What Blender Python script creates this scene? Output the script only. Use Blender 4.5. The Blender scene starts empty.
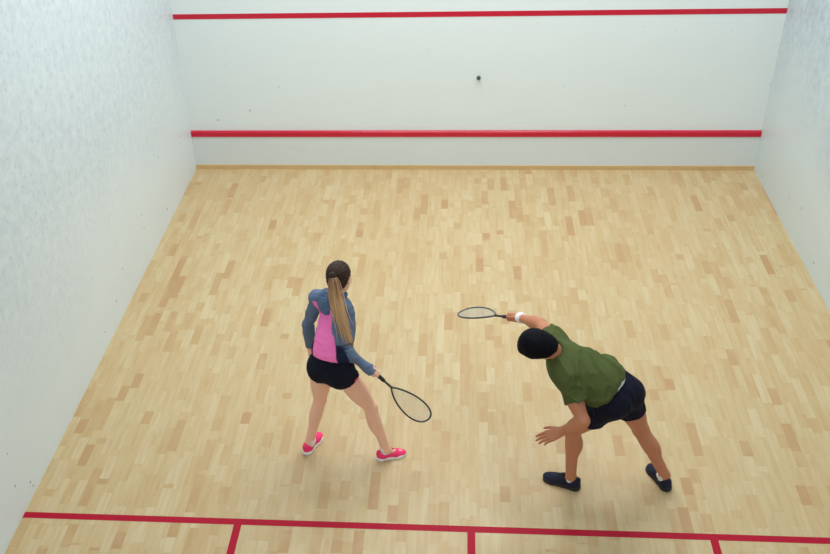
import bpy, math, random
import numpy as np
from mathutils import Vector, Matrix
random.seed(7); rng = np.random.default_rng(7)
SC = bpy.context.scene
COL = SC.collection
A = lambda *v: np.array(v, float)
def N(v):
    v = np.asarray(v, float); return v/np.linalg.norm(v)
def perp(v, a):
    """v made perpendicular to unit a"""
    v = np.asarray(v, float); return N(v-a*np.dot(v, a))

# ------------------------------------------------------------------ objects
def link(name, data, parent=None, loc=None):
    o = bpy.data.objects.new(name, data); COL.objects.link(o)
    if parent is not None: o.parent = parent
    if loc is not None: o.location = loc
    return o
def tag(o, label=None, cat=None, group=None, kind=None):
    if label: o['label'] = label
    if cat: o['category'] = cat
    if group: o['group'] = group
    if kind: o['kind'] = kind
    return o
def mesh_obj(name, V, F, mats, parent=None, origin=(0,0,0), smooth=True, attrs=None, midx=None):
    me = bpy.data.meshes.new(name)
    V = np.asarray(V, float)-np.asarray(origin, float)
    if isinstance(F, np.ndarray):
        me.vertices.add(len(V)); me.vertices.foreach_set('co', V.astype(np.float32).ravel())
        n = len(F); w = F.shape[1]
        me.loops.add(n*w); me.loops.foreach_set('vertex_index', F.astype(np.int32).ravel())
        me.polygons.add(n); me.polygons.foreach_set('loop_start', np.arange(0, n*w, w, dtype=np.int32))
        me.update(calc_edges=True)
    else:
        me.from_pydata([tuple(v) for v in V], [], [tuple(f) for f in F])
    me.polygons.foreach_set('use_smooth', [smooth]*len(me.polygons))
    for m in (mats if isinstance(mats, (list, tuple)) else [mats]): me.materials.append(m)
    if midx is not None: me.polygons.foreach_set('material_index', np.asarray(midx, np.int32))
    if attrs:
        for k, a in attrs.items():
            at = me.attributes.new(k, 'FLOAT', 'POINT'); at.data.foreach_set('value', np.asarray(a, np.float32))
    me.validate(); me.update()
    return link(name, me, parent)

# ------------------------------------------------------------------ implicit modelling (smooth union on a grid -> surface net)
class Cap:
    """tapered capsule a->b; squash=(dir, factor): thinner (factor<1) along dir"""
    def __init__(s, a, b, ra, rb, squash=None, cuts=()):
        s.a, s.b, s.ra, s.rb, s.cuts = np.asarray(a, float), np.asarray(b, float), ra, rb, cuts
        s.sq = squash
    def box(s):
        r = max(s.ra, s.rb)*max(1, (s.sq[1] if s.sq else 1)); return np.minimum(s.a, s.b)-r, np.maximum(s.a, s.b)+r
    def f(s, X, Y, Z):
        a, b = s.a, s.b
        px, py, pz = X-a[0], Y-a[1], Z-a[2]; d = b-a
        if s.sq:
            n, k = N(s.sq[0]), s.sq[1]
            t = (px*n[0]+py*n[1]+pz*n[2])*(1/k-1)
            px, py, pz = px+t*n[0], py+t*n[1], pz+t*n[2]
            d = d+n*np.dot(d, n)*(1/k-1)
        L = max(np.dot(d, d), 1e-9)
        h = np.clip((px*d[0]+py*d[1]+pz*d[2])/L, 0, 1)
        q = np.sqrt((px-d[0]*h)**2+(py-d[1]*h)**2+(pz-d[2]*h)**2)-(s.ra+(s.rb-s.ra)*h)
        if s.sq: q = q*min(1, s.sq[1])
        return q
class Ell:
    def __init__(s, c, fr, r, cuts=()):
        s.c, s.fr, s.r, s.cuts = np.asarray(c, float), [N(v) for v in fr], np.asarray(r, float), cuts
    def box(s):
        e = np.zeros(3)
        for v, r in zip(s.fr, s.r): e += (v*r)**2
        e = np.sqrt(e); return s.c-e, s.c+e
    def f(s, X, Y, Z):
        px, py, pz = X-s.c[0], Y-s.c[1], Z-s.c[2]
        k0 = 0; k1 = 0
        for v, r in zip(s.fr, s.r):
            t = px*v[0]+py*v[1]+pz*v[2]
            k0 = k0+(t/r)**2; k1 = k1+(t/r**2)**2
        k0 = np.sqrt(k0); k1 = np.sqrt(k1)+1e-9
        return k0*(k0-1)/k1
class Grid:
    def __init__(s, prims, h, pad=.03):
        lo = np.min([p[0].box()[0] for p in prims], 0)-pad; hi = np.max([p[0].box()[1] for p in prims], 0)+pad
        s.lo, s.h = lo, h; s.n = np.ceil((hi-lo)/h).astype(int)+1
        s.F = np.full(tuple(s.n), .2, np.float32)
        for p in prims: s.add(*p)
    def sub(s, p, k):
        lo, hi = p.box(); m = k+.012
        i0 = np.clip(((lo-m-s.lo)/s.h).astype(int), 0, s.n-1); i1 = np.clip(((hi+m-s.lo)/s.h).astype(int)+2, 0, s.n)
        ax = [s.lo[i]+s.h*np.arange(i0[i], i1[i]) for i in range(3)]
        X, Y, Z = ax[0][:, None, None], ax[1][None, :, None], ax[2][None, None, :]
        d = p.f(X, Y, Z)
        for (c, n) in p.cuts: d = np.maximum(d, (X-c[0])*n[0]+(Y-c[1])*n[1]+(Z-c[2])*n[2])
        return tuple(slice(a, b) for a, b in zip(i0, i1)), d.astype(np.float32)
    def add(s, p, k=.02):
        sl, d = s.sub(p, k); a = s.F[sl]
        h = np.clip(k-np.abs(a-d), 0, None)/k
        s.F[sl] = np.minimum(a, d)-h*h*k*.25
    def cut(s, p, k=.004):
        sl, d = s.sub(p, k); a = s.F[sl]; d = -d
        h = np.clip(k-np.abs(a-d), 0, None)/k
        s.F[sl] = np.maximum(a, d)+h*h*k*.25
    def mesh(s):
        F = s.F; I = F < 0
        I[0] = I[-1] = False; I[:, 0] = I[:, -1] = False; I[:, :, 0] = I[:, :, -1] = False
        F = np.where(I, F, np.maximum(F, 1e-5))
        n = F.shape
        c = np.zeros((n[0]-1, n[1]-1, n[2]-1), np.int8)
        for a in (0, 1):
            for b in (0, 1):
                for d in (0, 1): c += I[a:n[0]-1+a, b:n[1]-1+b, d:n[2]-1+d]
        ii = np.argwhere((c > 0) & (c < 8))
        idx = np.full(c.shape, -1, np.int32); idx[ii[:, 0], ii[:, 1], ii[:, 2]] = np.arange(len(ii))
        acc = np.zeros((len(ii), 3)); cnt = np.zeros(len(ii))
        cor = [(a, b, d) for a in (0, 1) for b in (0, 1) for d in (0, 1)]
        val = {q: F[ii[:, 0]+q[0], ii[:, 1]+q[1], ii[:, 2]+q[2]] for q in cor}
        for q in cor:
            for ax in range(3):
                if q[ax] == 0:
                    r = list(q); r[ax] = 1; r = tuple(r)
                    u, v = val[q], val[r]; m = (u < 0) != (v < 0)
                    t = np.where(m, u/np.where(m, u-v, 1), 0)
                    p = np.tile(np.array(q, float), (len(ii), 1)); p[:, ax] += t
                    acc[m] += p[m]; cnt[m] += 1
        V = s.lo+s.h*(ii+acc/cnt[:, None])
        Q = []
        for ax in range(3):
            o1, o2 = [(1, 2), (2, 0), (0, 1)][ax]
            a = [slice(None)]*3; b = [slice(None)]*3; a[ax] = slice(0, -1); b[ax] = slice(1, None)
            u, v = I[tuple(a)], I[tuple(b)]
            for inside in (True, False):
                e = np.argwhere((u == inside) & (v != inside) & (u != v))
                if not len(e): continue
                d1 = np.zeros(3, int); d1[o1] = 1; d2 = np.zeros(3, int); d2[o2] = 1
                g = lambda p: idx[p[:, 0], p[:, 1], p[:, 2]]
                q = np.stack([g(e-d1-d2), g(e-d2), g(e), g(e-d1)], 1)
                Q.append(q if inside else q[:, ::-1])
        Q = np.concatenate(Q); Q = Q[(Q >= 0).all(1)]
        return V, Q
def normals(V, Q):
    n = np.cross(V[Q[:, 2]]-V[Q[:, 0]], V[Q[:, 3]]-V[Q[:, 1]]); R = np.zeros_like(V)
    for i in range(4): np.add.at(R, Q[:, i], n)
    return R/(np.linalg.norm(R, axis=1)[:, None]+1e-12)
_T = rng.random((32, 32, 32))
def vnoise(P):
    i = np.floor(P).astype(int); f = P-i; f = f*f*(3-2*f); r = 0
    for a in (0, 1):
        for b in (0, 1):
            for c in (0, 1):
                w = (f[:, 0] if a else 1-f[:, 0])*(f[:, 1] if b else 1-f[:, 1])*(f[:, 2] if c else 1-f[:, 2])
                r = r+w*_T[(i[:, 0]+a) % 32, (i[:, 1]+b) % 32, (i[:, 2]+c) % 32]
    return r*2-1
def folds(V, Q, fr, scale, amp, seed=0):
    """cloth folds: ridged noise, stretched along fr[2]"""
    n = normals(V, Q); P = np.stack([V@N(fr[0])*scale[0], V@N(fr[1])*scale[1], V@N(fr[2])*scale[2]], 1)+seed
    w = vnoise(P*.5)*.6
    r = 2*np.clip(1-np.abs(vnoise(P+w[:, None]))*1.6, 0, 1)**2.5-.6
    r2 = 2*np.clip(1-np.abs(vnoise(P*2.1+9+w[:, None]))*1.6, 0, 1)**2.5-.6
    return V+n*(amp*(r*.7+.3*r2))[:, None]
def relax(V, Q, n):
    e = np.concatenate([Q[:, [i, (i+1) % 4]] for i in range(4)]); e = np.concatenate([e, e[:, ::-1]])
    deg = np.bincount(e[:, 0], minlength=len(V))[:, None]
    for _ in range(n):
        S = np.stack([np.bincount(e[:, 0], weights=V[e[:, 1], k], minlength=len(V)) for k in range(3)], 1)
        V = V+.6*(S/np.maximum(deg, 1)-V)
    return V
def build(name, prims, h, mat, parent, origin, cuts=(), post=None, attrs=None):
    g = Grid(prims, h)
    for c in cuts: g.cut(*c)
    V, Q = g.mesh(); V = relax(V, Q, 1 if name == 'body' else 4)
    if post: V = post(V, Q)
    return mesh_obj(name, V, Q, mat, parent, origin, attrs=attrs(V) if attrs else None)
def tube(pts, rad, seg=8, closed=False, squash=None):
    """sweep; rad scalar or list"""
    P = [np.asarray(p, float) for p in pts]; n = len(P)
    R = rad if hasattr(rad, '__len__') else [rad]*n
    V, F = [], []; u = None
    for i in range(n):
        a = P[(i-1) % n] if (closed or i > 0) else P[i]; b = P[(i+1) % n] if (closed or i < n-1) else P[i]
        t = N(b-a)
        if u is None: u = perp(A(.3, .5, .8) if abs(t[2]) < .8 else A(1, .2, 0), t)
        else: u = perp(u, t)
        v = np.cross(t, u)
        for k in range(seg):
            w = 2*math.pi*k/seg; V.append(P[i]+R[i]*(math.cos(w)*u+math.sin(w)*v))
    for i in range(n if closed else n-1):
        for k in range(seg):
            j = (i+1) % n; F.append((i*seg+k, i*seg+(k+1) % seg, j*seg+(k+1) % seg, j*seg+k))
    if not closed: F += [tuple(range(seg))[::-1], tuple(range((n-1)*seg, n*seg))]
    return V, F
def join(parts):
    V, F = [], []
    for v, f in parts:
        o = len(V); V += list(v); F += [tuple(i+o for i in q) for q in f]
    return V, F
def box(x0, x1, y0, y1, z0, z1):
    V = [(x, y, z) for x in (x0, x1) for y in (y0, y1) for z in (z0, z1)]
    F = [(0, 1, 3, 2), (4, 6, 7, 5), (0, 4, 5, 1), (2, 3, 7, 6), (0, 2, 6, 4), (1, 5, 7, 3)]
    return V, F
def sphere(c, r, fr=None, nu=24, nv=16):
    V, F = [], []
    fr = fr or [A(1, 0, 0), A(0, 1, 0), A(0, 0, 1)]
    for j in range(nv+1):
        t = math.pi*j/nv
        for i in range(nu):
            p = 2*math.pi*i/nu
            V.append(np.asarray(c)+r*(math.sin(t)*math.cos(p)*fr[0]+math.sin(t)*math.sin(p)*fr[2]+math.cos(t)*fr[1]))
    for j in range(nv):
        for i in range(nu): F.append((j*nu+i, (j+1)*nu+i, (j+1)*nu+(i+1) % nu, j*nu+(i+1) % nu))
    return V, F

# ------------------------------------------------------------------ materials
def lin(c):
    c = [x/255 for x in c]; return [x/12.92 if x <= .04045 else ((x+.055)/1.055)**2.4 for x in c]+[1]
class NT:
    def __init__(s, name):
        s.m = bpy.data.materials.new(name); s.m.use_nodes = True; s.t = s.m.node_tree; s.b = s.t.nodes['Principled BSDF']
    def n(s, typ, **kw):
        x = s.t.nodes.new(typ)
        for k, v in kw.items():
            if k.startswith('i_'): x.inputs[int(k[2:]) if k[2:].isdigit() else k[2:]].default_value = v
            else: setattr(x, k, v)
        return x
    def l(s, a, b): s.t.links.new(a, b)
    def math(s, op, a, b=None, c=None):
        x = s.n('ShaderNodeMath', operation=op)
        for i, v in enumerate((a, b, c)):
            if v is None: continue
            if isinstance(v, (int, float)): x.inputs[i].default_value = v
            else: s.l(v, x.inputs[i])
        return x.outputs[0]
    def mix(s, f, a, b, mode='MIX'):
        x = s.n('ShaderNodeMix', data_type='RGBA', blend_type=mode)
        for i, v in ((0, f), (6, a), (7, b)):
            if isinstance(v, (int, float)): x.inputs[i].default_value = v
            elif isinstance(v, (list, tuple)): x.inputs[i].default_value = v
            else: s.l(v, x.inputs[i])
        return x.outputs[2]
    def bump(s, h, strength, dist):
        x = s.n('ShaderNodeBump'); x.inputs['Strength'].default_value = strength; x.inputs['Distance'].default_value = dist
        s.l(h, x.inputs['Height']); s.l(x.outputs[0], s.b.inputs['Normal'])
    def noise(s, scale, detail=3, vec=None, rough=.5):
        x = s.n('ShaderNodeTexNoise'); x.inputs['Scale'].default_value = scale; x.inputs['Detail'].default_value = detail; x.inputs['Roughness'].default_value = rough
        s.l(vec if vec is not None else s.obj(), x.inputs['Vector']); return x.outputs['Fac']
    def obj(s): return s.n('ShaderNodeTexCoord').outputs['Object']
    def pos(s): return s.n('ShaderNodeNewGeometry').outputs['Position']
    def mapr(s, v, a, b, c, d):
        x = s.n('ShaderNodeMapRange'); s.l(v, x.inputs[0])
        for i, q in enumerate((a, b, c, d)): x.inputs[i+1].default_value = q
        return x.outputs[0]
def setp(b, **kw):
    for k, v in kw.items(): b.inputs[k.replace('_', ' ')].default_value = v
def plain(name, c, rough=.6, vary=.06, scale=40, bump=0, bscale=300, spec=.5, metal=0, sheen=0):
    t = NT(name); c = lin(c)
    d = [x*(1-vary) for x in c[:3]]+[1]; e = [min(1, x*(1+vary)) for x in c[:3]]+[1]
    col = t.mix(t.noise(scale), d, e); t.l(col, t.b.inputs['Base Color'])
    setp(t.b, Roughness=rough, Metallic=metal); t.b.inputs['Specular IOR Level'].default_value = spec
    if sheen: t.b.inputs['Sheen Weight'].default_value = sheen
    if bump: t.bump(t.noise(bscale), bump, .002)
    return t.m
def attr_mix(name, base, specs, rough=.85, bump=.3, bscale=400, vary=.08, spec=.3, sss=0):
    """base colour with other colours where float attributes are > 0"""
    t = NT(name); c = lin(base)
    col = t.mix(t.noise(25), [x*(1-vary) for x in c[:3]]+[1], [min(1, x*(1+vary)) for x in c[:3]]+[1])
    for an, cc, w in specs:
        a = t.n('ShaderNodeAttribute', attribute_name=an).outputs['Fac']
        col = t.mix(t.mapr(a, -w, w, 0, 1), col, lin(cc))
    t.l(col, t.b.inputs['Base Color']); setp(t.b, Roughness=rough); t.b.inputs['Specular IOR Level'].default_value = spec
    if sss:
        t.b.inputs['Subsurface Weight'].default_value = sss; t.b.inputs['Subsurface Radius'].default_value = (.012, .005, .003); t.b.inputs['Subsurface Scale'].default_value = 1
    if bump: t.bump(t.noise(bscale), bump, .0015)
    return t.m

def floor_material():
    t = NT('maple_parquet'); P = t.n('ShaderNodeSeparateXYZ'); t.l(t.pos(), P.inputs[0]); x, y = P.outputs[0], P.outputs[1]
    W = .0725
    row = t.math('FLOOR', t.math('DIVIDE', x, W))
    def wn(a, b, k):
        c = t.n('ShaderNodeCombineXYZ'); t.l(a, c.inputs[0])
        if b is not None: t.l(b, c.inputs[1])
        c.inputs[2].default_value = k
        w = t.n('ShaderNodeTexWhiteNoise', noise_dimensions='3D'); t.l(c.outputs[0], w.inputs['Vector']); return w.outputs['Value']
    L = t.math('ADD', t.math('MULTIPLY', wn(row, None, 3.3), .16), .30)
    yy = t.math('DIVIDE', t.math('ADD', y, t.math('MULTIPLY', wn(row, None, 1.7), 4.0)), L)
    # jitter so neighbouring staves differ in length
    seg = t.math('FLOOR', yy)
    fr = t.math('FRACT', yy)
    sp = t.math('GREATER_THAN', fr, t.math('ADD', t.math('MULTIPLY', wn(row, seg, 8.1), .9), .35))
    seg2 = t.math('ADD', seg, t.math('MULTIPLY', sp, .37))
    r = wn(row, seg2, 0.0)
    cr = t.n('ShaderNodeValToRGB'); t.l(r, cr.inputs[0]); e = cr.color_ramp
    FC = FLOORC
    e.elements[0].position = 0; e.elements[0].color = lin(FC[0]); e.elements[1].position = 1; e.elements[1].color = lin(FC[-1])
    for p, c in zip((.04, .14, .36, .72), FC[1:-1]):
        q = e.elements.new(p); q.color = lin(c)
    col = cr.outputs[0]
    # grain
    v = t.n('ShaderNodeCombineXYZ'); t.l(t.math('MULTIPLY', x, 24), v.inputs[0]); t.l(t.math('MULTIPLY', y, 2.2), v.inputs[1]); t.l(t.math('MULTIPLY', r, 37), v.inputs[2])
    g = t.noise(1.0, 5, v.outputs[0], .6)
    col = t.mix(t.mapr(g, .42, .8, 0, .75), col, lin((182, 144, 98)))
    v2 = t.n('ShaderNodeCombineXYZ'); t.l(t.math('MULTIPLY', x, 9), v2.inputs[0]); t.l(t.math('MULTIPLY', y, 4), v2.inputs[1]); t.l(t.math('MULTIPLY', r, 21), v2.inputs[2])
    g2 = t.noise(1.0, 3, v2.outputs[0])
    col = t.mix(t.mapr(g2, .5, .8, 0, .35), col, lin((202, 188, 148)))
    # long soft variation of the batches of boards
    g3 = t.noise(.55, 2, t.pos())
    col = t.mix(t.mapr(g3, .45, .7, 0, .25), col, lin((196, 164, 120)))
    # joints
    fx = t.math('FRACT', t.math('DIVIDE', x, W)); ex = t.math('MINIMUM', fx, t.math('SUBTRACT', 1, fx))
    jx = t.math('LESS_THAN', ex, .012); ey = t.math('LESS_THAN', t.math('MINIMUM', fr, t.math('SUBTRACT', 1, fr)), .0035)
    j = t.math('MAXIMUM', jx, ey)
    col = t.mix(t.math('MULTIPLY', j, .25), col, lin((150, 115, 75)))
    # a few dark scuffs
    s = t.noise(7, 4, t.pos(), .7); col = t.mix(t.mapr(s, .74, .8, 0, .3), col, lin((120, 110, 95)))
    t.l(col, t.b.inputs['Base Color']); setp(t.b, Roughness=.42); t.b.inputs['Specular IOR Level'].default_value = .35
    t.bump(g, .05, .001)
    return t.m
FLOORC = [(180, 141, 99), (188, 156, 112), (193, 166, 122), (197, 173, 130), (199, 178, 136), (203, 184, 145)]

def wall_material(name, base, marks):
    """painted plaster with ball marks; marks: 'left', 'right' or None"""
    t = NT(name); P = t.n('ShaderNodeSeparateXYZ'); t.l(t.pos(), P.inputs[0]); y, z = P.outputs[1], P.outputs[2]
    col = t.mix(t.noise(1.3, 3, t.pos()), lin(base), lin([c-4 for c in base]))
    if marks:
        # bands where balls hit most often
        d = t.mapr(t.math('ADD', z, t.math('MULTIPLY', t.noise(.8, 2, t.pos()), 1.2)), marks[0], marks[1], 0, 1)
        vor = t.n('ShaderNodeTexVoronoi'); vor.inputs['Scale'].default_value = 21; t.l(t.pos(), vor.inputs['Vector'])
        rad = t.math('MULTIPLY', t.n('ShaderNodeSeparateColor').outputs[0], 0)
        sc = t.n('ShaderNodeSeparateColor'); t.l(vor.outputs['Color'], sc.inputs[0])
        keep = t.math('GREATER_THAN', sc.outputs[0], .35)
        spot = t.mapr(vor.outputs['Distance'], .10, .50, 1, 0)
        nz = t.mapr(t.noise(60, 3, t.pos()), .35, .65, .2, 1)
        fac = t.math('MULTIPLY', t.math('MULTIPLY', t.math('MULTIPLY', spot, keep), nz), t.math('MULTIPLY', d, marks[2]))
        col = t.mix(fac, col, lin((118, 140, 158)))
        fog = t.mapr(t.noise(11, 4, t.pos(), .65), .35, .75, .35, 1)
        col = t.mix(t.math('MULTIPLY', t.math('MULTIPLY', fog, d), marks[3]), col, lin((140, 160, 174)))
    # sparse dark ticks low on the wall
    v = t.n('ShaderNodeTexVoronoi'); v.inputs['Scale'].default_value = 6.5; t.l(t.pos(), v.inputs['Vector'])
    s2 = t.n('ShaderNodeSeparateColor'); t.l(v.outputs['Color'], s2.inputs[0])
    tick = t.math('MULTIPLY', t.math('LESS_THAN', v.outputs['Distance'], .09), t.math('GREATER_THAN', s2.outputs[1], .5 if marks else .93))
    low = t.mapr(z, .2, 1.2, 1, .15)
    col = t.mix(t.math('MULTIPLY', t.math('MULTIPLY', tick, low), .6), col, lin((95, 105, 112)))
    t.l(col, t.b.inputs['Base Color']); setp(t.b, Roughness=.38); t.b.inputs['Specular IOR Level'].default_value = .35
    t.bump(t.noise(90, 2, t.pos()), .06, .002)
    return t.m

# ------------------------------------------------------------------ the court
W_, L_ = 6.4, 9.75
WH = 5.6
M_floor = floor_material()
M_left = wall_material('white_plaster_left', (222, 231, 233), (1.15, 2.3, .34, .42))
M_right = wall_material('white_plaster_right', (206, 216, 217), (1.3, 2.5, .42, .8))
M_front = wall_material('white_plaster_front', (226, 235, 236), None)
M_tin = plain('white_painted_metal', (214, 222, 224), .35, .02, 3)
M_red = plain('red_line_paint', (196, 18, 52), .3, .05, 6, spec=.5)
M_redf = plain('red_floor_paint', (172, 8, 44), .6, .05, 6, spec=.2)
M_strip = plain('pale_wood_strip', (206, 174, 124), .5, .12, 8)
M_ceil = plain('ceiling_paint', (235, 236, 236), .9, .02, 2)
M_metal = plain('white_lamp_housing', (230, 230, 230), .4, .02, 5)
def struct(name, parts, mat, label=None):
    V, F = join(parts); o = mesh_obj(name, V, F, mat, smooth=False); tag(o, label=label, kind='structure'); return o
struct('floor', [box(-.15, W_+.15, -12.5, .15, -.2, 0)], M_floor, 'pale maple parquet floor of the squash court')
struct('wall_left', [box(-.15, 0, -12.5, .15, 0, WH+.6)], M_left, 'white left side wall speckled with ball marks')
struct('wall_right', [box(W_, W_+.15, -12.5, .15, 0, WH+.6)], M_right, 'white right side wall with grey ball marks')
struct('wall_front', [box(0, W_, 0, .15, 0, WH+.45)], M_front, 'white front wall of the squash court')
struct('wall_back', [box(0, W_, -L_-.1, -L_, 0, 2.13)], M_front, 'low white back wall under the gallery')
struct('wall_gallery', [box(0, W_, -12.5, -12.4, 0, WH+.45)], M_front, 'white wall at the back of the gallery')
struct('ceiling', [box(0, W_, -12.5, .15, WH+.45, WH+.6)], M_ceil)
struct('trim_1', [box(0, W_, -.022, 0, .03, .41)], M_tin, 'white tin board along the foot of the front wall')
def rounded_bar():
    pr_ = [(0, .408), (-.032, .408), (-.032, .455)]+[(-.012-.02*math.cos(a), .455+.02*math.sin(a)) for a in np.linspace(.2, math.pi/2, 6)]+[(0, .475)]
    n = len(pr_); V = [(x, y, z) for x in (0, W_) for y, z in pr_]
    return V, [(i, (i+1) % n, n+(i+1) % n, n+i) for i in range(n)]+[tuple(range(n))[::-1], tuple(range(n, 2*n))]
struct('trim_2', [rounded_bar()], plain('red_enamel', (196, 18, 52), .25, .05, 6, spec=.5), 'red top edge of the tin on the front wall')
struct('trim_3', [box(0, W_, -.003, 0, 1.765, 1.82)], M_red, 'red service line high on the front wall')
ys = 5.44
struct('trim_4', [box(0, W_, -ys-.055, -ys, 0, .0015)], M_redf, 'red short line crossing the whole floor')
struct('trim_5', [box(3.2-.027, 3.2+.027, -L_, -ys-.055, 0, .0015)], M_redf, 'red half court line running back from the short line')
struct('trim_6', [box(1.565-.027, 1.565+.027, -ys-.055-1.6, -ys-.055, 0, .0015), box(0, 1.565+.027, -ys-.055-1.655, -ys-.055-1.6, 0, .0015)], M_redf, 'red outline of the left service box')
struct('trim_7', [box(W_-1.565-.027, W_-1.565+.027, -ys-.055-1.6, -ys-.055, 0, .0015), box(W_-1.565-.027, W_, -ys-.055-1.655, -ys-.055-1.6, 0, .0015)], M_redf, 'red outline of the right service box')
struct('baseboard_front', [box(0, W_, -.035, 0, 0, .052)], M_strip, 'thin pale wooden strip under the tin')

# ball just meeting the front wall
M_ball = plain('dark_rubber', (62, 70, 70), .6, .1, 60)
def ball():
    V, F = sphere((0, 0, 0), .0225); o = mesh_obj('squash_ball', V, F, M_ball); o.location = (3.285, -.0225, 1.10)
    tag(o, 'small dark grey rubber squash ball against the white front wall', 'ball'); return o
BALL = ball()

# ceiling lamps
M_emit = NT('lamp_diffuser'); setp(M_emit.b, Emission_Strength=1.0); M_emit.b.inputs['Emission Color'].default_value = (1, 1, 1, 1); M_emit = M_emit.m
def lamp(x, y, L, w, power, color):
    li = bpy.data.lights.new('lamp_light', 'AREA'); li.shape = 'RECTANGLE'; li.size = L; li.size_y = w; li.energy = power; li.color = color
    r = link('ceiling_lamp', None, loc=(x, y, WH+.45)); 
    V, F = join([box(-L/2-.03, L/2+.03, -w/2-.03, w/2+.03, -.10, 0)]); mesh_obj('housing', V, F, M_metal, r, smooth=False)
    V, F = box(-L/2, L/2, -w/2, w/2, -.104, -.1); mesh_obj('diffuser', V, F, M_emit, r, smooth=False)
    o = link('lamp_light', li, r); o.location = (0, 0, -.11)
    tag(r, 'long white ceiling lamp over the court', 'lamp', 'ceiling lamps over the court')
LP = dict(power=150)
for ly, pw in ((-1.0, 54), (-2.7, 58), (-4.4, 24)):
    for lx in (2.15, 4.25): lamp(lx, ly, 1.6, .5, pw, (.945, .985, 1.0))
def fill_lamp(x, z, power):  # unseen fill lamp, added behind the camera to brighten the players' backs
    r = link('fill_lamp', None, loc=(x, -12.4, z)); tag(r, 'wide white fill lamp added unseen on the gallery wall', 'lamp', 'added fill lamps behind the court')
    V, F = box(-.8, .8, 0, .10, -.2, .2); mesh_obj('housing', V, F, M_metal, r, smooth=False)
    V, F = box(-.77, .77, .10, .104, -.17, .17); mesh_obj('diffuser', V, F, M_emit, r, smooth=False)
    li = bpy.data.lights.new('lamp_light', 'AREA'); li.shape = 'RECTANGLE'; li.size = 1.5; li.size_y = .3; li.energy = power; li.color = (.97, .985, 1.0)
    o = link('lamp_light', li, r); o.location = (0, .12, 0); o.rotation_euler = (math.radians(75), 0, 0)
for x in (1.6, 4.2): fill_lamp(x, 4.6, 70)
w = bpy.data.worlds.new('world'); SC.world = w; w.use_nodes = True
w.node_tree.nodes['Background'].inputs[0].default_value = (.78, .88, 1.0, 1); w.node_tree.nodes['Background'].inputs[1].default_value = .35

# ------------------------------------------------------------------ people
def leg(H, K, An, kf, p, infl=0):
    t = N(K-H); s = N(An-K); side = N(np.cross(kf, -t)); kf1 = perp(kf, t); kf2 = perp(kf, s)
    i = infl
    L = [(Cap(H, K, p['thigh']+i, p['knee']+i), .03),
         (Ell(H+(K-H)*.42+kf1*.018, [side, kf1, t], A(p['thigh']*.82+i, p['thigh']*.72+i, .17)), .04),
         (Ell(H+(K-H)*.45-kf1*.02, [side, kf1, t], A(p['thigh']*.75+i, p['thigh']*.65+i, .16)), .04),
         (Ell(K+kf2*.012, [side, kf1, s], A(p['knee']*.78+i, p['knee']*.8+i, p['knee']*1.0+i)), .02),
         (Cap(K, An, p['knee']*.9+i, p['ankle']+i), .02),
         (Ell(K+(An-K)*.30-kf2*.018, [side, kf2, s], A(p['calf']+i, p['calf']*1.02+i, .125)), .03)]
    return L
def arm(S, E, Wr, p, infl=0):
    d = N(E-S); g = N(Wr-E)
    side = N(np.cross(d, g)) if np.linalg.norm(np.cross(d, g)) > .05 else perp(A(1, 0, 0), d)
    fr = perp(g, d); i = infl
    return [(Cap(S, E, p['delt']+i, p['elbow']+i), .03),
            (Ell(S+(E-S)*.48+fr*.008, [side, fr, d], A(p['delt']*.9+i, p['delt']*.92+i, .10)), .03),
            (Cap(E, Wr, p['elbow']*.97+i, p['wrist']+i), .02),
            (Ell(E+(Wr-E)*.27, [side, perp(d, g), g], A(p['fore']+i, p['fore']*.92+i, .085)), .03)]
def torso(J, pr, pf, pu, sr, sf, su, p, infl=0, cuts=()):
    """pelvis frame (right, front, up), chest frame, both at the joints"""
    i = infl; P = (J['LH']+J['RH'])/2; C7 = J['C7']
    neck0 = C7; base = P+pu*.03
    c1 = P+pu*.17; chest_c = C7-su*.20+sf*p.get('chf', .055); top = C7-su*.09+sf*.045
    mid = (c1+chest_c)/2
    mr = N(pr+sr); mf = N(pf+sf); mu = N(np.cross(mr, mf))
    L = [(Ell(base, [pr, pf, pu], A(p['hipw']+i, p['hipd']+i, .13+i)), .05),
         (Ell(J['LH']-pf*p['glut'][0]-pu*.01+pr*.012, [pr, pf, pu], A(p['glut'][1]+i, p['glut'][2]+i, .095+i)), .04),
         (Ell(J['RH']-pf*p['glut'][0]-pu*.01-pr*.012, [pr, pf, pu], A(p['glut'][1]+i, p['glut'][2]+i, .095+i)), .04),
         (Ell(c1, [mr, mf, mu], A(p['waistw']+i, p['waistd']+i, .13+i)), .06),
         (Ell(mid, [mr, mf, mu], A(p['waistw']*1.04+i, p['waistd']*1.05+i, .14+i)), .06),
         (Ell(chest_c, [sr, sf, su], A(p['chw']+i, p['chd']+i, .17+i)), .06),
         (Ell(top, [sr, sf, su], A(p['chw']*.88+i, p['chd']*.72+i, .085+i)), .05)]
    for S in (J['LS'], J['RS']):
        L.append((Cap(top, S, p['delt']*1.15+i, p['delt']*1.02+i), .05))
        L.append((Cap(C7-su*.01+sf*.01, S+su*.005, .045+i, p['delt']*.82+i), .04))
    if cuts:
        for q, k in L: q.cuts = cuts
    return L
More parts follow.
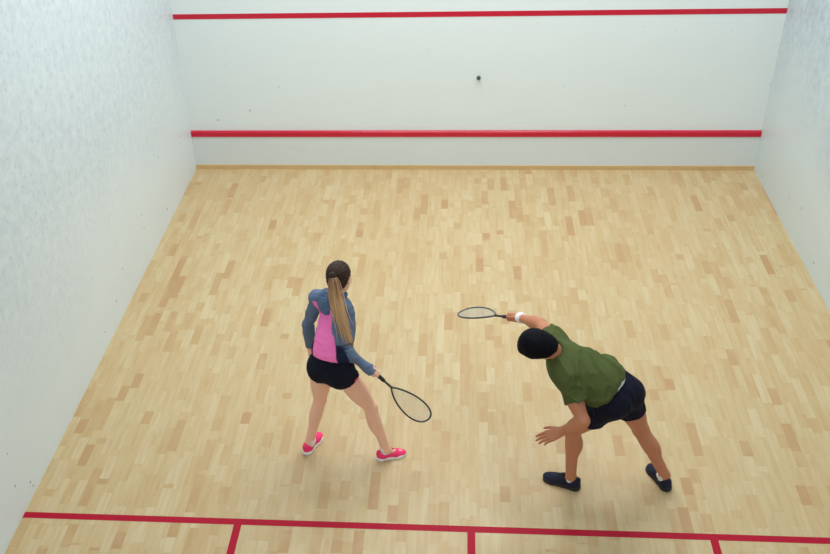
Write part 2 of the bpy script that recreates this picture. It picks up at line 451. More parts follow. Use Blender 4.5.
def head(c, hr, hf, hu, s=1.0, jaw=1.0):
    T = lambda x, y, z: c+s*(hr*x+hf*y+hu*z)
    fr = [hr, hf, hu]; E = lambda x, y, z, a, b, d: Ell(T(x, y, z), fr, A(a, b, d)*s)
    P = [(E(0, -.012, .030, .076, .096, .086), .03), (E(0, .024, -.022, .062, .070, .088), .03),
         (E(0, .048, -.088, .036*jaw, .032, .028), .03), (E(.044, .01, -.06, .022*jaw, .04, .035), .03), (E(-.044, .01, -.06, .022*jaw, .04, .035), .03),
         (Cap(T(-.034, .082, .022), T(.034, .082, .022), .010*s, .010*s), .014),
         (Cap(T(0, .090, .012), T(0, .108, -.026), .0065*s, .011*s), .010),
         (Ell(T(.012, .097, -.030), fr, A(.008, .010, .007)*s), .006), (Ell(T(-.012, .097, -.030), fr, A(.008, .010, .007)*s), .006),
         (Cap(T(-.018, .086, -.053), T(.018, .086, -.053), .0062*s, .0062*s), .004), (Cap(T(-.015, .085, -.063), T(.015, .085, -.063), .007*s, .007*s), .003),
         (E(.046, .066, -.026, .02, .02, .022), .03), (E(-.046, .066, -.026, .02, .02, .022), .03)]
    for sx in (-1, 1):
        P.append((Ell(T(sx*.078, -.006, -.006), [N(hr+hf*.35*-sx), N(hf-hr*.35*-sx), hu], A(.009, .019, .031)*s), .007))
    cuts = [(Ell(T(sx*.031, .100, .004), fr, A(.017, .016, .011)*s), .010) for sx in (-1, 1)]
    cuts += [(Ell(T(sx*.0875, .0, -.004), fr, A(.006, .010, .018)*s), .005) for sx in (-1, 1)]
    return P, cuts, T
def face_parts(T, hr, hf, hu, s, parent, origin, iris, brow):
    mw = plain('eye_white', (238, 236, 232), .15, .01); mi = plain('iris_'+str(iris[0]), iris, .15, .1, 300); mp = plain('pupil', (8, 8, 8), .1, .01)
    for sx in (-1, 1):
        V, F = sphere(T(sx*.031, .0785, .004), .0125*s, [hr, hf, hu], 24, 24)
        mid = [(2 if j < 3 else 1 if j < 5 else 0) for j in range(24) for i in range(24)]
        mesh_obj('eye', V, F, [mw, mi, mp], parent, origin, midx=mid)
        pts = [T(sx*(.014+.036*t), .0925-.010*t*t, .024+.006*math.sin(t*2.4)) for t in np.linspace(0, 1, 7)]
        V, F = tube(pts, [.0025*s, .0035*s, .0036*s, .0034*s, .003*s, .0025*s, .0012*s]); mesh_obj('eyebrow', V, F, brow, parent, origin)
def open_hand(Wr, d, n, th, s=1.0, curl=(18, 24, 28, 34), spread=7, thumb_out=.8, bend=1.0):
    """Wr wrist, d finger direction, n palm normal (the palm side), th thumb side"""
    d = N(d); n = perp(n, d); th = perp(perp(th, d), n)
    P = []; kn = []
    for i, (o, l) in enumerate(((.030, .086), (.010, .090), (-.010, .086), (-.029, .078))):
        k = Wr+s*(d*l+th*o); kn.append(k)
        P.append((Cap(Wr+s*(d*.012+th*o*.55), k, .0135*s, .0112*s), .010))
    P.append((Cap(Wr+s*(d*.02+th*.014+n*.006), Wr+s*(d*.05+th*.028+n*.008), .015*s, .013*s), .012))   # ball of the thumb
    P.append((Cap(Wr+s*(d*.02-th*.018+n*.005), Wr+s*(d*.06-th*.024+n*.004), .012*s, .010*s), .012))
    P.append((Cap(Wr-d*.012, Wr+d*.02*s, .024*s, .024*s, squash=(n, .72)), .012))
    LN = ((.040, .024, .019), (.044, .028, .020), (.041, .026, .020), (.032, .019, .017))
    for i in range(4):
        a = math.radians(spread*(1.5-i)); dd = N(d*math.cos(a)+th*math.sin(a)); p = kn[i]; ang = 0
        r = [.0092, .0084, .0078, .0066] if i < 3 else [.0082, .0074, .0068, .0058]
        for j in range(3):
            ang += math.radians(curl[i]*(1, 1.25, .8)[j]*bend); v = dd*math.cos(ang)+n*math.sin(ang)
            q = p+v*LN[i][j]*s; P.append((Cap(p, q, r[j]*s, r[j+1]*s), .004)); p = q
    p = Wr+s*(d*.026+th*.026+n*.004); t1 = N(d*.62+th*thumb_out+n*.25); q = p+t1*.036*s
    P.append((Cap(p, q, .0125*s, .0105*s), .008)); t2 = N(d*.85+th*.45+n*.3); r_ = q+t2*.030*s
    P.append((Cap(q, r_, .0105*s, .009*s), .004)); P.append((Cap(r_, r_+N(d*.9+th*.2+n*.35)*.024*s, .009*s, .0072*s), .004))
    return P
def grip_hand(Wr, Qc, h, n, s=1.0, rh=.015):
    """Qc centre of the grip on the handle axis, h along the handle, n from palm into the handle"""
    h = N(h); n = perp(n, h); t = np.cross(h, n)
    R = rh+.0085*s; P = []
    pt = lambda o, th_, rr=R: Qc+h*o+rr*(-n*math.cos(th_)+t*math.sin(th_))
    offs = (.032, .011, -.010, -.030)
    for i, o in enumerate(offs):
        o *= s; k = pt(o, math.radians(38), R+.004)
        pm = pt(o*.9, math.radians(-20), R+.003)
        P.append((Cap(Wr, pm, .014*s, .0125*s), .012)); P.append((Cap(pm, k, .0128*s, .0112*s), .010))
        lean = -.004*i
        angs = [math.radians(a) for a in ((38, 95, 150, 196), (38, 98, 158, 210), (38, 98, 156, 206), (38, 92, 142, 186))[i]]
        rr = [.0096, .0088, .008, .0068]
        for j in range(3):
            m = (angs[j]+angs[j+1])/2
            P.append((Cap(pt(o, angs[j], R+.003 if j == 0 else R+.001), pt(o+lean, angs[j+1], R+.001), rr[j]*s, rr[j+1]*s), .003))
    # thumb: leaves the side of the palm near its base and closes against the fingers
    b = pt(-.012*s, math.radians(-55), R+.004); c = pt(.022*s, math.radians(-95), R+.002); d_ = pt(.036*s, math.radians(-140), R); e = pt(.040*s, math.radians(-178), R)
    P += [(Cap(Wr+h*.012, b, .014*s, .0125*s), .010), (Cap(b, c, .0125*s, .0105*s), .006), (Cap(c, d_, .0105*s, .009*s), .003), (Cap(d_, e, .009*s, .0072*s), .003)]
    P.append((Cap(Wr-h*.0, Wr+N(Qc-Wr)*.02, .023*s, .022*s, squash=(n, .8)), .012))
    return P

def shoe(parent, origin, An, toe, L, cols, name, label, sock=None, shift=0):
    toe = N(A(toe[0], toe[1], 0)); side = N(np.cross(toe, A(0, 0, 1))); up = A(0, 0, 1)
    g = A(An[0]+shift, An[1], 0); k = L/.27
    T = lambda x, y, z: g+side*x*k+toe*y*k+up*z*k
    fr = [side, toe, up]
    zc = [(T(0, 0, .026), -up)]
    up_ = [(Ell(T(0, -.028, .048), fr, A(.036, .044, .052)*k, zc), .02), (Cap(T(0, -.01, .045), T(0, .10, .034), .040*k, .040*k, cuts=zc), .03),
           (Ell(T(.003, .135, .026), fr, A(.045, .066, .034)*k, zc), .03), (Cap(T(0, .015, .075), T(0, .085, .055), .026*k, .022*k, cuts=zc), .03),
           (Cap(T(0, -.045, .065), T(0, -.058, .088), .02*k, .012*k), .02)]
    hole = [(Cap(T(0, -.008, .078), T(0, .012, .16), .029*k, .045*k), .012)]
    c_up, c_sole, c_dark, c_lace = cols
    o = build(name, up_, .0035, c_up, parent, origin, cuts=hole); o['label'] = label
    lim = [(T(0, 0, .032), up), (T(0, 0, .0), -up)]
    so = [(Cap(T(0, -.032, .012), T(0, .03, .012), .046*k, .040*k, cuts=lim), .01), (Cap(T(0, .03, .012), T(.004, .13, .012), .041*k, .050*k, cuts=lim), .01),
          (Cap(T(.004, .13, .012), T(.0, .152, .014), .050*k, .046*k, cuts=lim), .01)]
    s_ = build('sole', so, .0035, c_sole, o, origin)
    # tongue and laces
    V, F = tube([T(0, .018, .108), T(0, .035, .097), T(0, .06, .086), T(0, .085, .078)], [.012*k, .016*k, .017*k, .012*k], 12)
    mesh_obj('tongue', V, F, c_dark, o, origin)
    lp = []
    for i in range(4):
        y = .04+.017*i; z = .100-.0105*i
        for sx in (-1, 1):
            lp.append(tube([T(sx*.020, y, z-.010), T(sx*.009, y+.003, z-.0005), T(0, y+.006, z+.002), T(-sx*.009, y+.011, z-.002), T(-sx*.020, y+.015, z-.014)], .0024*k, 6))
    V, F = join(lp); mesh_obj('laces', V, F, c_lace, o, origin)
    if sock is not None:
        a = A(An[0], An[1], .062); d = N(sock[1]-a)
        V, Q = tube([a, a+d*.02, a+d*.04, a+d*.052], [sock[2]*1.06, sock[2]*1.04, sock[2]*1.03, sock[2]*.99], 24)
        mesh_obj('sock', V, Q, sock[0], parent, origin)
    return o

def racket(butt, axis, wdir, length, label, frame_mat, grip_mat, shaft_mat, string_mat, hw=.098, grip_r=.0155):
    axis = N(axis); wd = perp(wdir, axis); nn = np.cross(axis, wd); B = np.asarray(butt, float)
    r = link('squash_racket', None, loc=B); tag(r, label, 'racket', None)
    T = lambda x, y, z=0: B+axis*y+wd*x+nn*z
    thr = length*.40; tip = length
    # teardrop outline
    out = []
    n = 72
    hl = (tip-thr)
    def halfw(u):      # u 0 at throat, 1 at tip
        return hw*(u**.8*(1-u)**.45)/(.64**.8*.36**.45) if 0 < u < 1 else 0
    us = [(.5-.5*math.cos(math.pi*i/(n//2))) for i in range(n//2+1)]
    pr_ = [(halfw(u), thr+hl*u) for u in us]
    pts = [T(a, b) for a, b in pr_]+[T(-a, b) for a, b in pr_[::-1][1:-1]]
    V, F = tube(pts, .0066, 10, closed=True); mesh_obj('frame', V, F, frame_mat, r, B)
    V, F = tube([T(0, .17), T(0, thr-.05), T(0, thr+.006)], [.0085, .0085, .010], 12); mesh_obj('shaft', V, F, shaft_mat, r, B)
    V, F = tube([T(0, 0), T(0, .004), T(0, .01), T(0, .17), T(0, .185), T(0, .19)], [grip_r, grip_r+.002, grip_r, grip_r*.92, grip_r*.85, .010], 16); mesh_obj('grip', V, F, grip_mat, r, B)
    sp = []
    import bisect
    for i in range(-8, 9):      # mains
        x = i*.0108
        ok = [b for a, b in pr_ if a > abs(x)]
        if len(ok) > 2: sp.append(tube([T(x, min(ok)), T(x, max(ok))],   .0007, 4))
    for j in range(3, 34):
        u = j/34; a = halfw(u)
        if a > .012: sp.append(tube([T(-a, thr+hl*u), T(a, thr+hl*u)],   .0007, 4))
    V, F = join(sp); mesh_obj('strings', V, F, string_mat, r, B, smooth=False)
    return r

# ---------------- the woman
def woman():
    J = {k: A(*v) for k, v in dict(LA=(1.981,-4.721,.089), RA=(2.564,-4.788,.092), LK=(2.082,-4.688,.474), RK=(2.462,-4.762,.479),
        LH=(2.128,-4.770,.87), RH=(2.285,-4.830,.858), C7=(2.217,-4.624,1.359), HD=(2.275,-4.608,1.505),
        LS=(2.102,-4.574,1.310), RS=(2.287,-4.738,1.338), LE=(2.014,-4.518,1.040), LW=(2.003,-4.470,.800), RE=(2.270,-4.815,1.085), RW=(2.452,-4.819,.902)).items()}
    O = A(2.25, -4.75, 0)
    root = link('person', None, loc=O)
    tag(root, 'woman with long ponytail, pink and blue hooded top, black shorts, holding a racket low', 'person')
    p = dict(thigh=.077, knee=.048, calf=.044, ankle=.033, delt=.037, elbow=.033, fore=.036, wrist=.025, hipw=.140, hipd=.098, glut=(.030, .082, .080),
             waistw=.118, waistd=.088, chw=.128, chd=.098, chf=.05)
    pu = N(A(.05, .10, 1)); pr = perp(A(.86, -.36, 0), pu); pf = np.cross(pu, pr)
    su = N(A(.0, .28, 1)); sr = perp(J['RS']-J['LS'], su); sf = np.cross(su, sr)
    hf = N(A(.26, .93, -.25)); hu = perp(A(.02, .15, 1), hf); hr = np.cross(hf, hu)
    HD = J['HD']; hs = .97
    kfL, kfR = N(A(.45, .9, .0)), N(A(.85, .5, .0))
    toeL, toeR = A(.38, .92, 0), A(.95, .30, 0)
    P = torso(J, pr, pf, pu, sr, sf, su, p)
    P += leg(J['LH'], J['LK'], J['LA'], kfL, p)+leg(J['RH'], J['RK'], J['RA'], kfR, p)
    P += arm(J['LS'], J['LE'], J['LW'], p)+arm(J['RS'], J['RE'], J['RW'], p)
    for An, t in ((J['LA'], toeL), (J['RA'], toeR)):
        t = N(t); P += [(Cap(An, An+A(0, 0, -.035)-t*.015, .032, .026), .02), (Cap(An+A(0, 0, -.02), An+t*.12+A(0, 0, -.06), .026, .018), .02)]
    hp, hc, T = head(HD, hr, hf, hu, hs, .9)
    P += [(Cap(J['C7']+sf*.018-su*.02, T(0, -.018, -.055), .052, .048), .025)]+hp
    # hands
    h = N(A(.444, .025, -.541)); Q = J['RW']+h*.062+A(.012, .004, .0)
    P += grip_hand(J['RW'], Q, h, N(A(-.35, .7, -.45)), .92)
    P += open_hand(J['LW'], N(A(.05, .05, -1)), N(A(.9, -.3, 0)), N(A(.3, .95, 0)), .9, (22, 26, 30, 34))
    skin = attr_mix('light_skin', (242, 190, 164), [('lip', (196, 110, 100), .2)], .5, .1, 200, .03, .4, .12)
    def at(V):
        q = (V-HD)/hs; x, y, z = q@hr, q@hf, q@hu
        return {'lip': 1.0-np.maximum(np.sqrt((x/.023)**2+((z+.058)/.0105)**2), np.where(y > .075, 0, 2))}
    build('body', P, .004, skin, root, O, cuts=hc, attrs=at)
    hairm = attr_mix('brown_hair', (58, 40, 34), [], .45, .5, 250, .25, .4)
    face_parts(T, hr, hf, hu, hs, root, O, (90, 62, 40), hairm)
    # hooded top
    hemc = (J['LH']+J['RH'])/2+pu*.128
    cuts = [(hemc, -N(pu+pf*.18))]
    G = torso(J, pr, pf, pu, sr, sf, su, p, .013, cuts)
    hemw = N(A(.20, .06, 1))
    G += [(Ell(hemc+pu*.01, [pr, pf, pu], A(.134, .102, .09), cuts), .05)]
    cw = [(J['RW']+N(J['RW']-J['RE'])*.060, N(J['RW']-J['RE']))]; cl = [(J['LW']-N(J['LW']-J['LE'])*.004, N(J['LW']-J['LE']))]
    ar = arm(J['RS'], J['RE'], J['RW']+N(J['RW']-J['RE'])*.05, p, .006)+[(Cap(J['RW'], J['RW']+N(J['RW']-J['RE'])*.09, .034, .038), .02)]; al = arm(J['LS'], J['LE'], J['LW']+N(J['LW']-J['LE'])*.03, p, .006)
    for q, k in ar: q.cuts = cw
    for q, k in al: q.cuts = cl
    G += ar+al
    G += [(Cap(J['C7']+sf*.015-su*.01, J['C7']+sf*.028+su*.030, .064, .058), .02)]
    nc = [(Cap(J['C7']+sf*.022+su*.02, J['C7']+sf*.035+su*.10, .052, .060), .006)]
    mt = attr_mix('slate_blue_jersey', (98, 114, 140), [('navy', (26, 34, 58), .003), ('pink', (255, 126, 196), .003)], .85, .3, 500, .08, .2)
    def post(V, Q_):
        V = folds(V, Q_, [sr, su, sf], (9, 22, 9), .0035, 3.3)
        return V
    spine0 = (J['LH']+J['RH'])/2; sp = N(J['C7']-spine0)
    def at(V):
        q = V-spine0; u_ = q@sp; c = spine0+np.outer(u_, sp)
        wdt = np.clip((u_-.05)/.5, 0, 1)[:, None]; R_ = pr*(1-wdt)+sr*wdt; Fv = pf*(1-wdt)+sf*wdt
        s_ = ((V-c)*R_).sum(1); d_ = ((V-c)*Fv).sum(1)
        half = .094+.034*np.clip((u_-.26)/.15, 0, 1)
        back = np.minimum(np.minimum(half+s_-.016, .110-np.clip((u_-.2)/.2, 0, 1)*.03-s_), -d_+.035)
        # keep the sleeves plain
        def dist(a, b):
            t = np.clip((V-a)@(b-a)/np.dot(b-a, b-a), 0, 1); return np.linalg.norm(V-a-np.outer(t, b-a), axis=1)
        ra = np.minimum(dist(J['RS'], J['RE']), dist(J['RE'], J['RW'])); la = np.minimum(dist(J['LS'], J['LE']), dist(J['LE'], J['LW']))
        ra = np.minimum(ra, dist(J['RW'], J['RW']+N(J['RW']-J['RE'])*.12))
        slv = np.minimum(ra-.054, la-.052)
        return {'pink': np.minimum(np.minimum(back, .485-u_), slv), 'navy': np.minimum(np.minimum(.22-u_, slv), .05)}
    jk = build('hooded_top', G, .005, mt, root, O, cuts=nc, post=post, attrs=at); jk['label'] = 'slate blue hooded top with bright pink back panel'
    # hood lying on the upper back
    c = J['C7']-sf*.055-su*.020
    Hd = [(Ell(c-sf*.012-su*.012, [sr, sf, su], A(.068, .030, .068)), .02), (Ell(c-su*.042-sf*.004, [sr, sf, su], A(.050, .030, .052)), .03)]
    ring = [J['C7']+sf*.03+su*.012+(sr*math.cos(a)*.073+sf*math.sin(a)*.072) for a in np.linspace(math.radians(150), math.radians(390), 10)]
    for a, b in zip(ring[:-1], ring[1:]): Hd.append((Cap(a, b, .024, .024), .02))
    hc_ = [(Cap(J['C7']+sf*.012+su*.05, c-sf*.004+su*.045, .044, .020), .02)]
    mh = attr_mix('slate_blue_hood', (84, 108, 136), [], .85, .3, 500, .08, .2)
    build('hood', Hd, .004, mh, jk, O, cuts=hc_, post=lambda V, Q_: folds(V, Q_, [sr, su, sf], (30, 10, 30), .006, 1.2))
    # shorts
    B = (J['LH']+J['RH'])/2
    top = [(B+pu*.155, pu)]
    S = [(q, k) for q, k in torso(J, pr, pf, pu, sr, sf, su, p, .011)[:3]]
    for q, k in S: q.cuts = top
    S.append((Ell(B+pu*.07, [pr, pf, pu], A(.134, .103, .12), top), .05))
    cutl = []
    for H, K, kf, ln in ((J['LH'], J['LK'], kfL, .066), (J['RH'], J['RK'], kfR, .070)):
        d = N(K-H); e = H+d*ln; n_ = N(d+A(0, 0, -.35)); S.append((Cap(H, H+d*(ln+.02), .087, .093, cuts=[(e, n_)]), .035))
        cutl.append((Cap(H+d*(ln-.03), H+d*(ln+.1), .078, .083), .004))
    ms = attr_mix('black_shorts_cloth', (16, 18, 34), [('pink', (240, 70, 140), .002)], .85, .2, 400, .1, .2)
    def ats(V):
        H, K = J['RH'], J['RK']; d = N(K-H); sd = N(pr*.9+pf*-.1); t = (V-H)@d; q = V-H; q = q-np.outer(t, d)
        an = q@perp(sd, d)/(np.linalg.norm(q, axis=1)+1e-9)
        return {'pink': np.minimum(an-.985, t-.06)*.3}
    build('shorts', S, .0045, ms, root, O, cuts=cutl, post=lambda V, Q_: folds(V, Q_, [pr, pf, pu], (18, 18, 8), .0035, 5), attrs=ats)
    # hair
    hz = lambda x, y, z: T(x, y, z)
    pl = [(T(0, .050, .060), N(hf*.75-hu*.55))]
    C = [(Ell(T(0, -.016, .034), [hr, hf, hu], A(.085, .102, .092)*hs, pl), .02), (Ell(T(0, -.045, -.02), [hr, hf, hu], A(.066, .062, .066)*hs, [(T(0, -.005, 0), N(hf))]), .03)]
    base = T(0, -.118, .045)
    C.append((Cap(T(0, -.09, .045), base, .04, .022), .03))
    def comb(V, Q_):
        n = normals(V, Q_); q = V-base; d = q/(np.linalg.norm(q, axis=1)[:, None]+1e-9)
        ax = N(T(0, 0, .03)-base); ang = np.arctan2(d@hr, d@np.cross(ax, hr)); return V+n*(.0016*np.sin(ang*46)+.0012*np.sin(ang*21+1))[:, None]
    hr_ = attr_mix('dark_brown_hair', (56, 38, 32), [], .6, .3, 300, .3, .2)
    ho = build('hair', C, .0035, hr_, root, O, post=comb); ho['label'] = 'dark brown hair tied back'
    # ponytail strands
    end = A(2.352, -4.90, 1.185)
    tipd = A(.05, -.03, -1)
    parts = []; col = []; fly = []
    P0, P1, P2, P3 = base, base-hf*.06+A(.035, 0, .008), A(2.272, -4.80, 1.37), end
    r2 = np.random.default_rng(3)
    side = N(A(.85, -.5, 0)); sid2 = N(np.cross(side, A(0, 0, -1)))
    for s_ in range(230):
        a, b = r2.normal(0, .42, 2); a = np.clip(a, -1, 1); b = np.clip(b, -1, 1); ln = r2.uniform(.78, 1.06); w1 = r2.uniform(.5, 1)
        pts = []
        for t in np.linspace(0, 1, 14):
            tt = t*ln; m = (1-tt)**3*P0+3*(1-tt)**2*tt*P1+3*(1-tt)*tt*tt*P2+tt**3*P3
            sprd = .013+.040*math.sin(min(1, t*1.25)*math.pi*.62)*w1
            if t > .8: sprd *= 1+.5*(t-.8)/.2
            pts.append(m+side*a*sprd*1.15+sid2*b*sprd*.55+side*.004*math.sin(t*9+s_)*t)
        rr = [.0036*(1-.15*t) if t < .7 else .0036*(.9-.8*(t-.7)/.3) for t in np.linspace(0, 1, 14)]
        v, f = tube(pts, rr, 5); parts.append((v, f)); sh = r2.uniform(-.22, .22)
        col += [np.clip(t*1.5+sh, 0, 1) for t in np.linspace(0, 1, 14) for _ in range(5)]
    V, F = join(parts)
    t = NT('blonde_tipped_hair'); cr = t.n('ShaderNodeValToRGB'); a = t.n('ShaderNodeAttribute', attribute_name='along').outputs['Fac']; t.l(a, cr.inputs[0])
    cr.color_ramp.elements[0].color = lin((64, 45, 36)); cr.color_ramp.elements[1].color = lin((214, 172, 124)); q = cr.color_ramp.elements.new(.38); q.color = lin((150, 106, 72))
    t.l(cr.outputs[0], t.b.inputs['Base Color']); setp(t.b, Roughness=.45)
    po = mesh_obj('ponytail', V, F, t.m, root, O, attrs={'along': col}); po['label'] = 'long ponytail fading from brown to blonde'
    a = N(P1-P0); e1 = perp(A(0, 0, 1), a); e2 = np.cross(a, e1); cc = P0+a*.006
    V, F = tube([cc+.023*(e1*math.cos(w_)+e2*math.sin(w_)) for w_ in np.linspace(0, 2*math.pi, 24, endpoint=False)], .006, 8, closed=True)
    mesh_obj('hair_tie', V, F, plain('brown_elastic', (50, 34, 28), .7), po, O)
    # shoes
    pk = plain('pink_mesh_upper', (250, 62, 120), .7, .08, 120, .3, 900, .3); wh = plain('white_rubber', (238, 238, 236), .5, .02); dk = plain('black_lining', (30, 26, 40), .8); lc = plain('pink_lace', (252, 96, 150), .7)
    wsock = plain('white_sock', (235, 232, 228), .9, .03)
    shoe(root, O, J['LA'], toeL, .242, (pk, wh, dk, lc), 'shoe', 'bright pink running shoe on her left foot with white sole', (wsock, J['LK'], p['ankle']+.003), -.010)
    shoe(root, O, J['RA'], toeR, .228, (pk, wh, dk, lc), 'shoe', 'bright pink running shoe on her right foot with white sole', (wsock, J['RK'], p['ankle']+.003), -.012)
    gm = plain('black_grip_tape', (34, 38, 42), .8, .1, 200, .3, 500); fm = plain('graphite_frame', (62, 70, 76), .35, .1, 30, metal=.2); st = plain('pale_string', (196, 196, 186), .5)
    racket(Q-h*.075, h, N(A(-.763, -.13, -.633)), .668, 'dark squash racket held low in the woman\'s right hand', fm, gm, fm, st, .083)
woman()

# ---------------- the man
def man():
    J = {k: A(*v) for k, v in dict(LA=(3.912,-5.025,.098), RA=(4.578,-4.989,.099), LK=(3.892,-5.004,.526), RK=(4.373,-4.931,.474),
        LH=(4.085,-5.135,.895), RH=(4.200,-4.995,.873), C7=(3.732,-4.995,1.205), HD=(3.603,-5.070,1.305),
        LS=(3.790,-5.165,1.120), RS=(3.728,-4.815,1.160), LE=(3.898,-5.320,.890), LW=(3.790,-5.203,.692), RE=(3.669,-4.531,1.075), RW=(3.537,-4.324,.988)).items()}
    O = A(4.22, -5.0, 0)
    root = link('person', None, loc=O)
    tag(root, 'man in olive green t-shirt and black shorts bending forward, reaching out with a racket', 'person')
    p = dict(thigh=.088, knee=.058, calf=.056, ankle=.037, delt=.055, elbow=.043, fore=.048, wrist=.029, hipw=.165, hipd=.118, glut=(.035, .090, .085),
             waistw=.148, waistd=.108, chw=.168, chd=.114, chf=.065)
    pu = N(A(-.62, .08, .78)); pr = perp(A(.45, .88, -.05), pu); pf = np.cross(pu, pr)
    B = (J['LH']+J['RH'])/2
    su = N(A(-.80, .10, .50)); sr = perp(J['RS']-J['LS'], su); sf = np.cross(su, sr)
    hf = N(A(-.42, .52, -.74)); hu = perp(A(-.60, -.42, .7), hf); hr = np.cross(hf, hu)
    HD = J['HD']; hs = 1.02
    kfL, kfR = N(A(-1, .15, .0)), N(A(-.7, .7, .0))
    toeL, toeR = A(-.93, .36, 0), A(-.40, .92, 0)
    P = torso(J, pr, pf, pu, sr, sf, su, p)
    P += leg(J['LH'], J['LK'], J['LA'], kfL, p)+leg(J['RH'], J['RK'], J['RA'], kfR, p)
    P += arm(J['LS'], J['LE'], J['LW'], p)+arm(J['RS'], J['RE'], J['RW'], p)
    for An, t in ((J['LA'], toeL), (J['RA'], toeR)):
        t = N(t); P += [(Cap(An, An+A(0, 0, -.04)-t*.015, .035, .028), .02), (Cap(An+A(0, 0, -.02), An+t*.13+A(0, 0, -.066), .028, .018), .02)]
    hp, hc, T = head(HD, hr, hf, hu, hs, 1.12)
    P += [(Cap(J['C7']+sf*.018-su*.03, T(0, -.025, -.05), .059, .056), .02)]+hp
    h = N(A(-.603, .687, -.40)); Q = J['RW']+h*.066+A(-.008, .0, -.008)
    P += grip_hand(J['RW'], Q, h, N(A(-.5, -.05, -.8)), 1.05)
    P += open_hand(J['LW'], N(A(-1, -.06, -.52)), N(A(.1, .55, -.85)), N(A(-.1, .85, .5)), 1.12, (10, 12, 14, 17), 1.5, .45)
    skin = attr_mix('tanned_skin', (190, 124, 92), [('lip', (160, 88, 78), .2)], .5, .12, 200, .05, .4, .1)
    def at(V):
        q = (V-HD)/hs; x, y, z = q@hr, q@hf, q@hu
        return {'lip': 1.0-np.maximum(np.sqrt((x/.023)**2+((z+.058)/.0105)**2), np.where(y > .075, 0, 2))}
    build('body', P, .0045, skin, root, O, cuts=hc, attrs=at)
    hm = attr_mix('black_hair', (9, 9, 18), [], .75, .8, 180, .3, .12)
    face_parts(T, hr, hf, hu, hs, root, O, (60, 40, 26), hm)
    pl = [(T(0, .060, .050), N(hf*.80-hu*.45))]
    C = [(Ell(T(0, -.014, .036), [hr, hf, hu], A(.098, .097, .104)*hs, pl), .02), (Ell(T(0, -.036, -.02), [hr, hf, hu], A(.082, .060, .082)*hs, [(T(0, -.004, 0), N(hf)), (T(0, 0, -.085), -hu)]), .03),
         (Ell(T(0, -.062, -.060), [hr, hf, hu], A(.052, .028, .046)*hs), .02),
         (Cap(T(-.025, .055, .082), T(.025, .055, .082), .024*hs, .024*hs), .04)]
    def tuft(V, Q_):
        n = normals(V, Q_); return V+n*(.0025*vnoise(V*60)+.0016*vnoise(V*130+4))[:, None]
    ho = build('hair', C, .0035, hm, root, O, post=tuft); ho['label'] = 'short black hair'
    # t-shirt
    hemc = B+pu*.128
    cuts = [(hemc, -N(pu+pf*.20))]
    G = torso(J, pr, pf, pu, sr, sf, su, p, .016, cuts)
    G.append((Cap(J['C7']-su*.17+sf*.045, hemc, .174, .160, squash=(N(pf+sf), .74), cuts=cuts), .05))
    G.append((Ell(hemc+pu*.03+pf*.02, [pr, pf, pu], A(.172, .145, .12), cuts), .06))
    inner = []
    for S_, E_, l in ((J['LS'], J['LE'], .165), (J['RS'], J['RE'], .105)):
        d = N(E_-S_); e = S_+d*l
        G.append((Cap(S_-d*.02, S_+d*(l+.03), .066, .071, cuts=[(e, d)]), .04))
        inner.append((Cap(S_+d*(l-.03), S_+d*(l+.12), .058, .063), .003))
    c7 = J['C7']+sf*.012; nd = N(T(0, -.025, -.05)-c7)
    G += [(Cap(c7-nd*.02, c7+nd*.022, .076, .072), .025)]
    inner.append((Cap(c7+nd*.115, c7+nd*.2, .066, .09, cuts=[(c7+nd*.055, -nd)]), .004))
    mt = attr_mix('olive_cotton', (80, 90, 50), [], .9, .25, 500, .06, .15)
    dg = N(sr*.75+su*.5)
    def post(V, Q_):
        V = folds(V, Q_, [np.cross(sf, dg), sf, dg], (13, 8, 3.2), .013, 2.7)
        return V
    sh = build('t_shirt', G, .005, mt, root, O, cuts=inner, post=post); sh['label'] = 'olive green short sleeved t-shirt'
    # collar rib
    cc = c7+nd*.058; ce = perp(sr, nd)
    V, F = tube([cc+.067*(ce*math.cos(w_)+np.cross(nd, ce)*math.sin(w_)) for w_ in np.linspace(0, 2*math.pi, 36, endpoint=False)], .006, 8, closed=True)
    mesh_obj('collar', V, F, attr_mix('olive_rib', (60, 72, 40), [], .9), sh, O)
    # shorts
    top = [(B+pu*.096, N(pu-pf*.12))]
    S = [(q, k) for q, k in torso(J, pr, pf, pu, sr, sf, su, p, .014)[:3]]
    for q, k in S: q.cuts = top
    S.append((Ell(B+pu*.04, [pr, pf, pu], A(.164, .126, .12), top), .05))
    cutl = []
    for H, K, ln in ((J['LH'], J['LK'], .23), (J['RH'], J['RK'], .21)):
        d = N(K-H); e = H+d*ln; S.append((Cap(H, H+d*(ln+.02), .104, .097, cuts=[(e, d)]), .06))
        cutl.append((Cap(H+d*(ln-.04), H+d*(ln+.1), .088, .088), .004))
    ms = attr_mix('black_sport_shorts', (15, 17, 36), [], .85, .2, 400, .1, .2)
    sho = build('shorts', S, .0045, ms, root, O, cuts=cutl, post=lambda V, Q_: folds(V, Q_, [pr, pf, pu], (12, 12, 7), .0055, 8)); sho['label'] = 'black sport shorts'
    # white waistband showing at the back
    wb = [(Ell(B+pu*.085, [pr, pf, pu], A(.160, .124, .16), [(B+pu*.150, pu), (B+pu*.055, -pu)]), .05)]
    o = build('waistband', wb, .0045, plain('white_elastic', (232, 232, 230), .8, .03), root, O); o['label'] = 'white waistband between shirt and shorts'
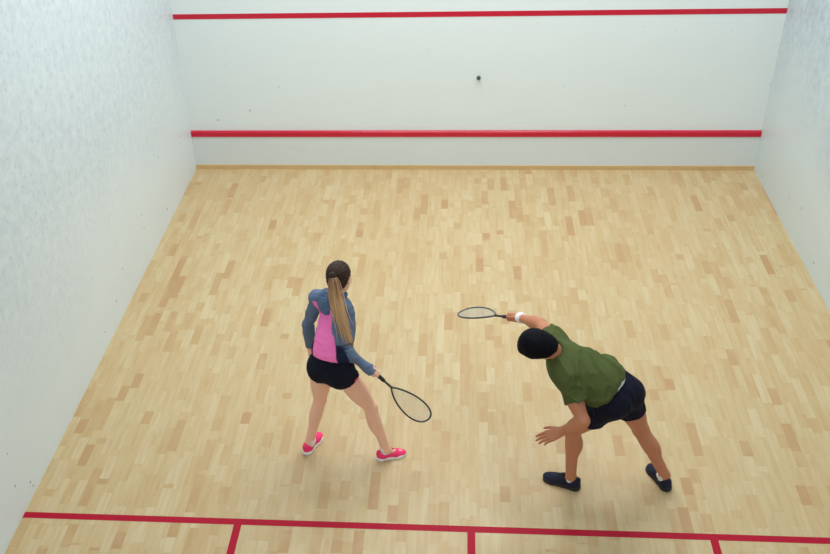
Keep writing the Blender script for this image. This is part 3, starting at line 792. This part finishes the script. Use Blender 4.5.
    # wristband
    f_ = N(J['RW']-J['RE']); c0 = J['RW']-f_*.034
    V, F = tube([c0, c0+f_*.004, c0+f_*.025, c0+f_*.046, c0+f_*.05], [.030, .038, .0405, .0365, .029], 28); o = mesh_obj('wristband', V, F, plain('white_terry', (240, 240, 240), .95, .03, 60, .5, 500), root, O); o['label'] = 'white sweatband on his right wrist'
    nv = plain('navy_mesh_upper', (24, 26, 48), .75, .15, 120, .3, 900, .3); ns = plain('black_rubber', (20, 20, 28), .6, .05); dk = plain('dark_lining', (14, 14, 20), .8); lc = plain('navy_lace', (34, 36, 58), .7)
    wsock = plain('white_ankle_sock', (228, 222, 216), .9, .03)
    shoe(root, O, J['LA'], toeL, .275, (nv, ns, dk, lc), 'shoe', 'dark navy shoe on his left foot', (wsock, J['LK'], p['ankle']+.002))
    shoe(root, O, J['RA'], toeR, .265, (nv, ns, dk, lc), 'shoe', 'dark navy shoe on his right foot', (wsock, J['RK'], p['ankle']+.002))
    gm = plain('dark_green_grip_tape', (40, 48, 40), .8, .1, 200, .3, 500); fm = plain('steel_grey_frame', (70, 76, 84), .35, .1, 30, metal=.2); st = plain('grey_string', (186, 186, 178), .5); sf_ = plain('dark_shaft', (44, 48, 50), .35)
    racket(Q-h*.075, h, MAN_W, .685, 'dark squash racket reached far out by the bending man, face nearly flat', fm, gm, sf_, st, .098)
MAN_W = N(A(.74, .67, .02))
man()

# ------------------------------------------------------------------ camera
cam = bpy.data.cameras.new('camera'); co = link('camera', cam); SC.camera = co
co.location = (3.0649, -10.0009, 5.0602)
R = Matrix.Rotation(.0731, 4, 'Z') @ Matrix.Rotation(.0340, 4, 'Y') @ Matrix.Rotation(.9519, 4, 'X')
co.rotation_euler = R.to_euler()
cam.sensor_fit = 'HORIZONTAL'; cam.sensor_width = 36; cam.lens = 953.97/830*36
cam.shift_x = 35.92/830; cam.shift_y = 37.04/830
cam.clip_end = 60
SC.view_settings.view_transform = 'Standard'; SC.view_settings.look = 'None'; SC.view_settings.gamma = 1; SC.view_settings.exposure = 0.12
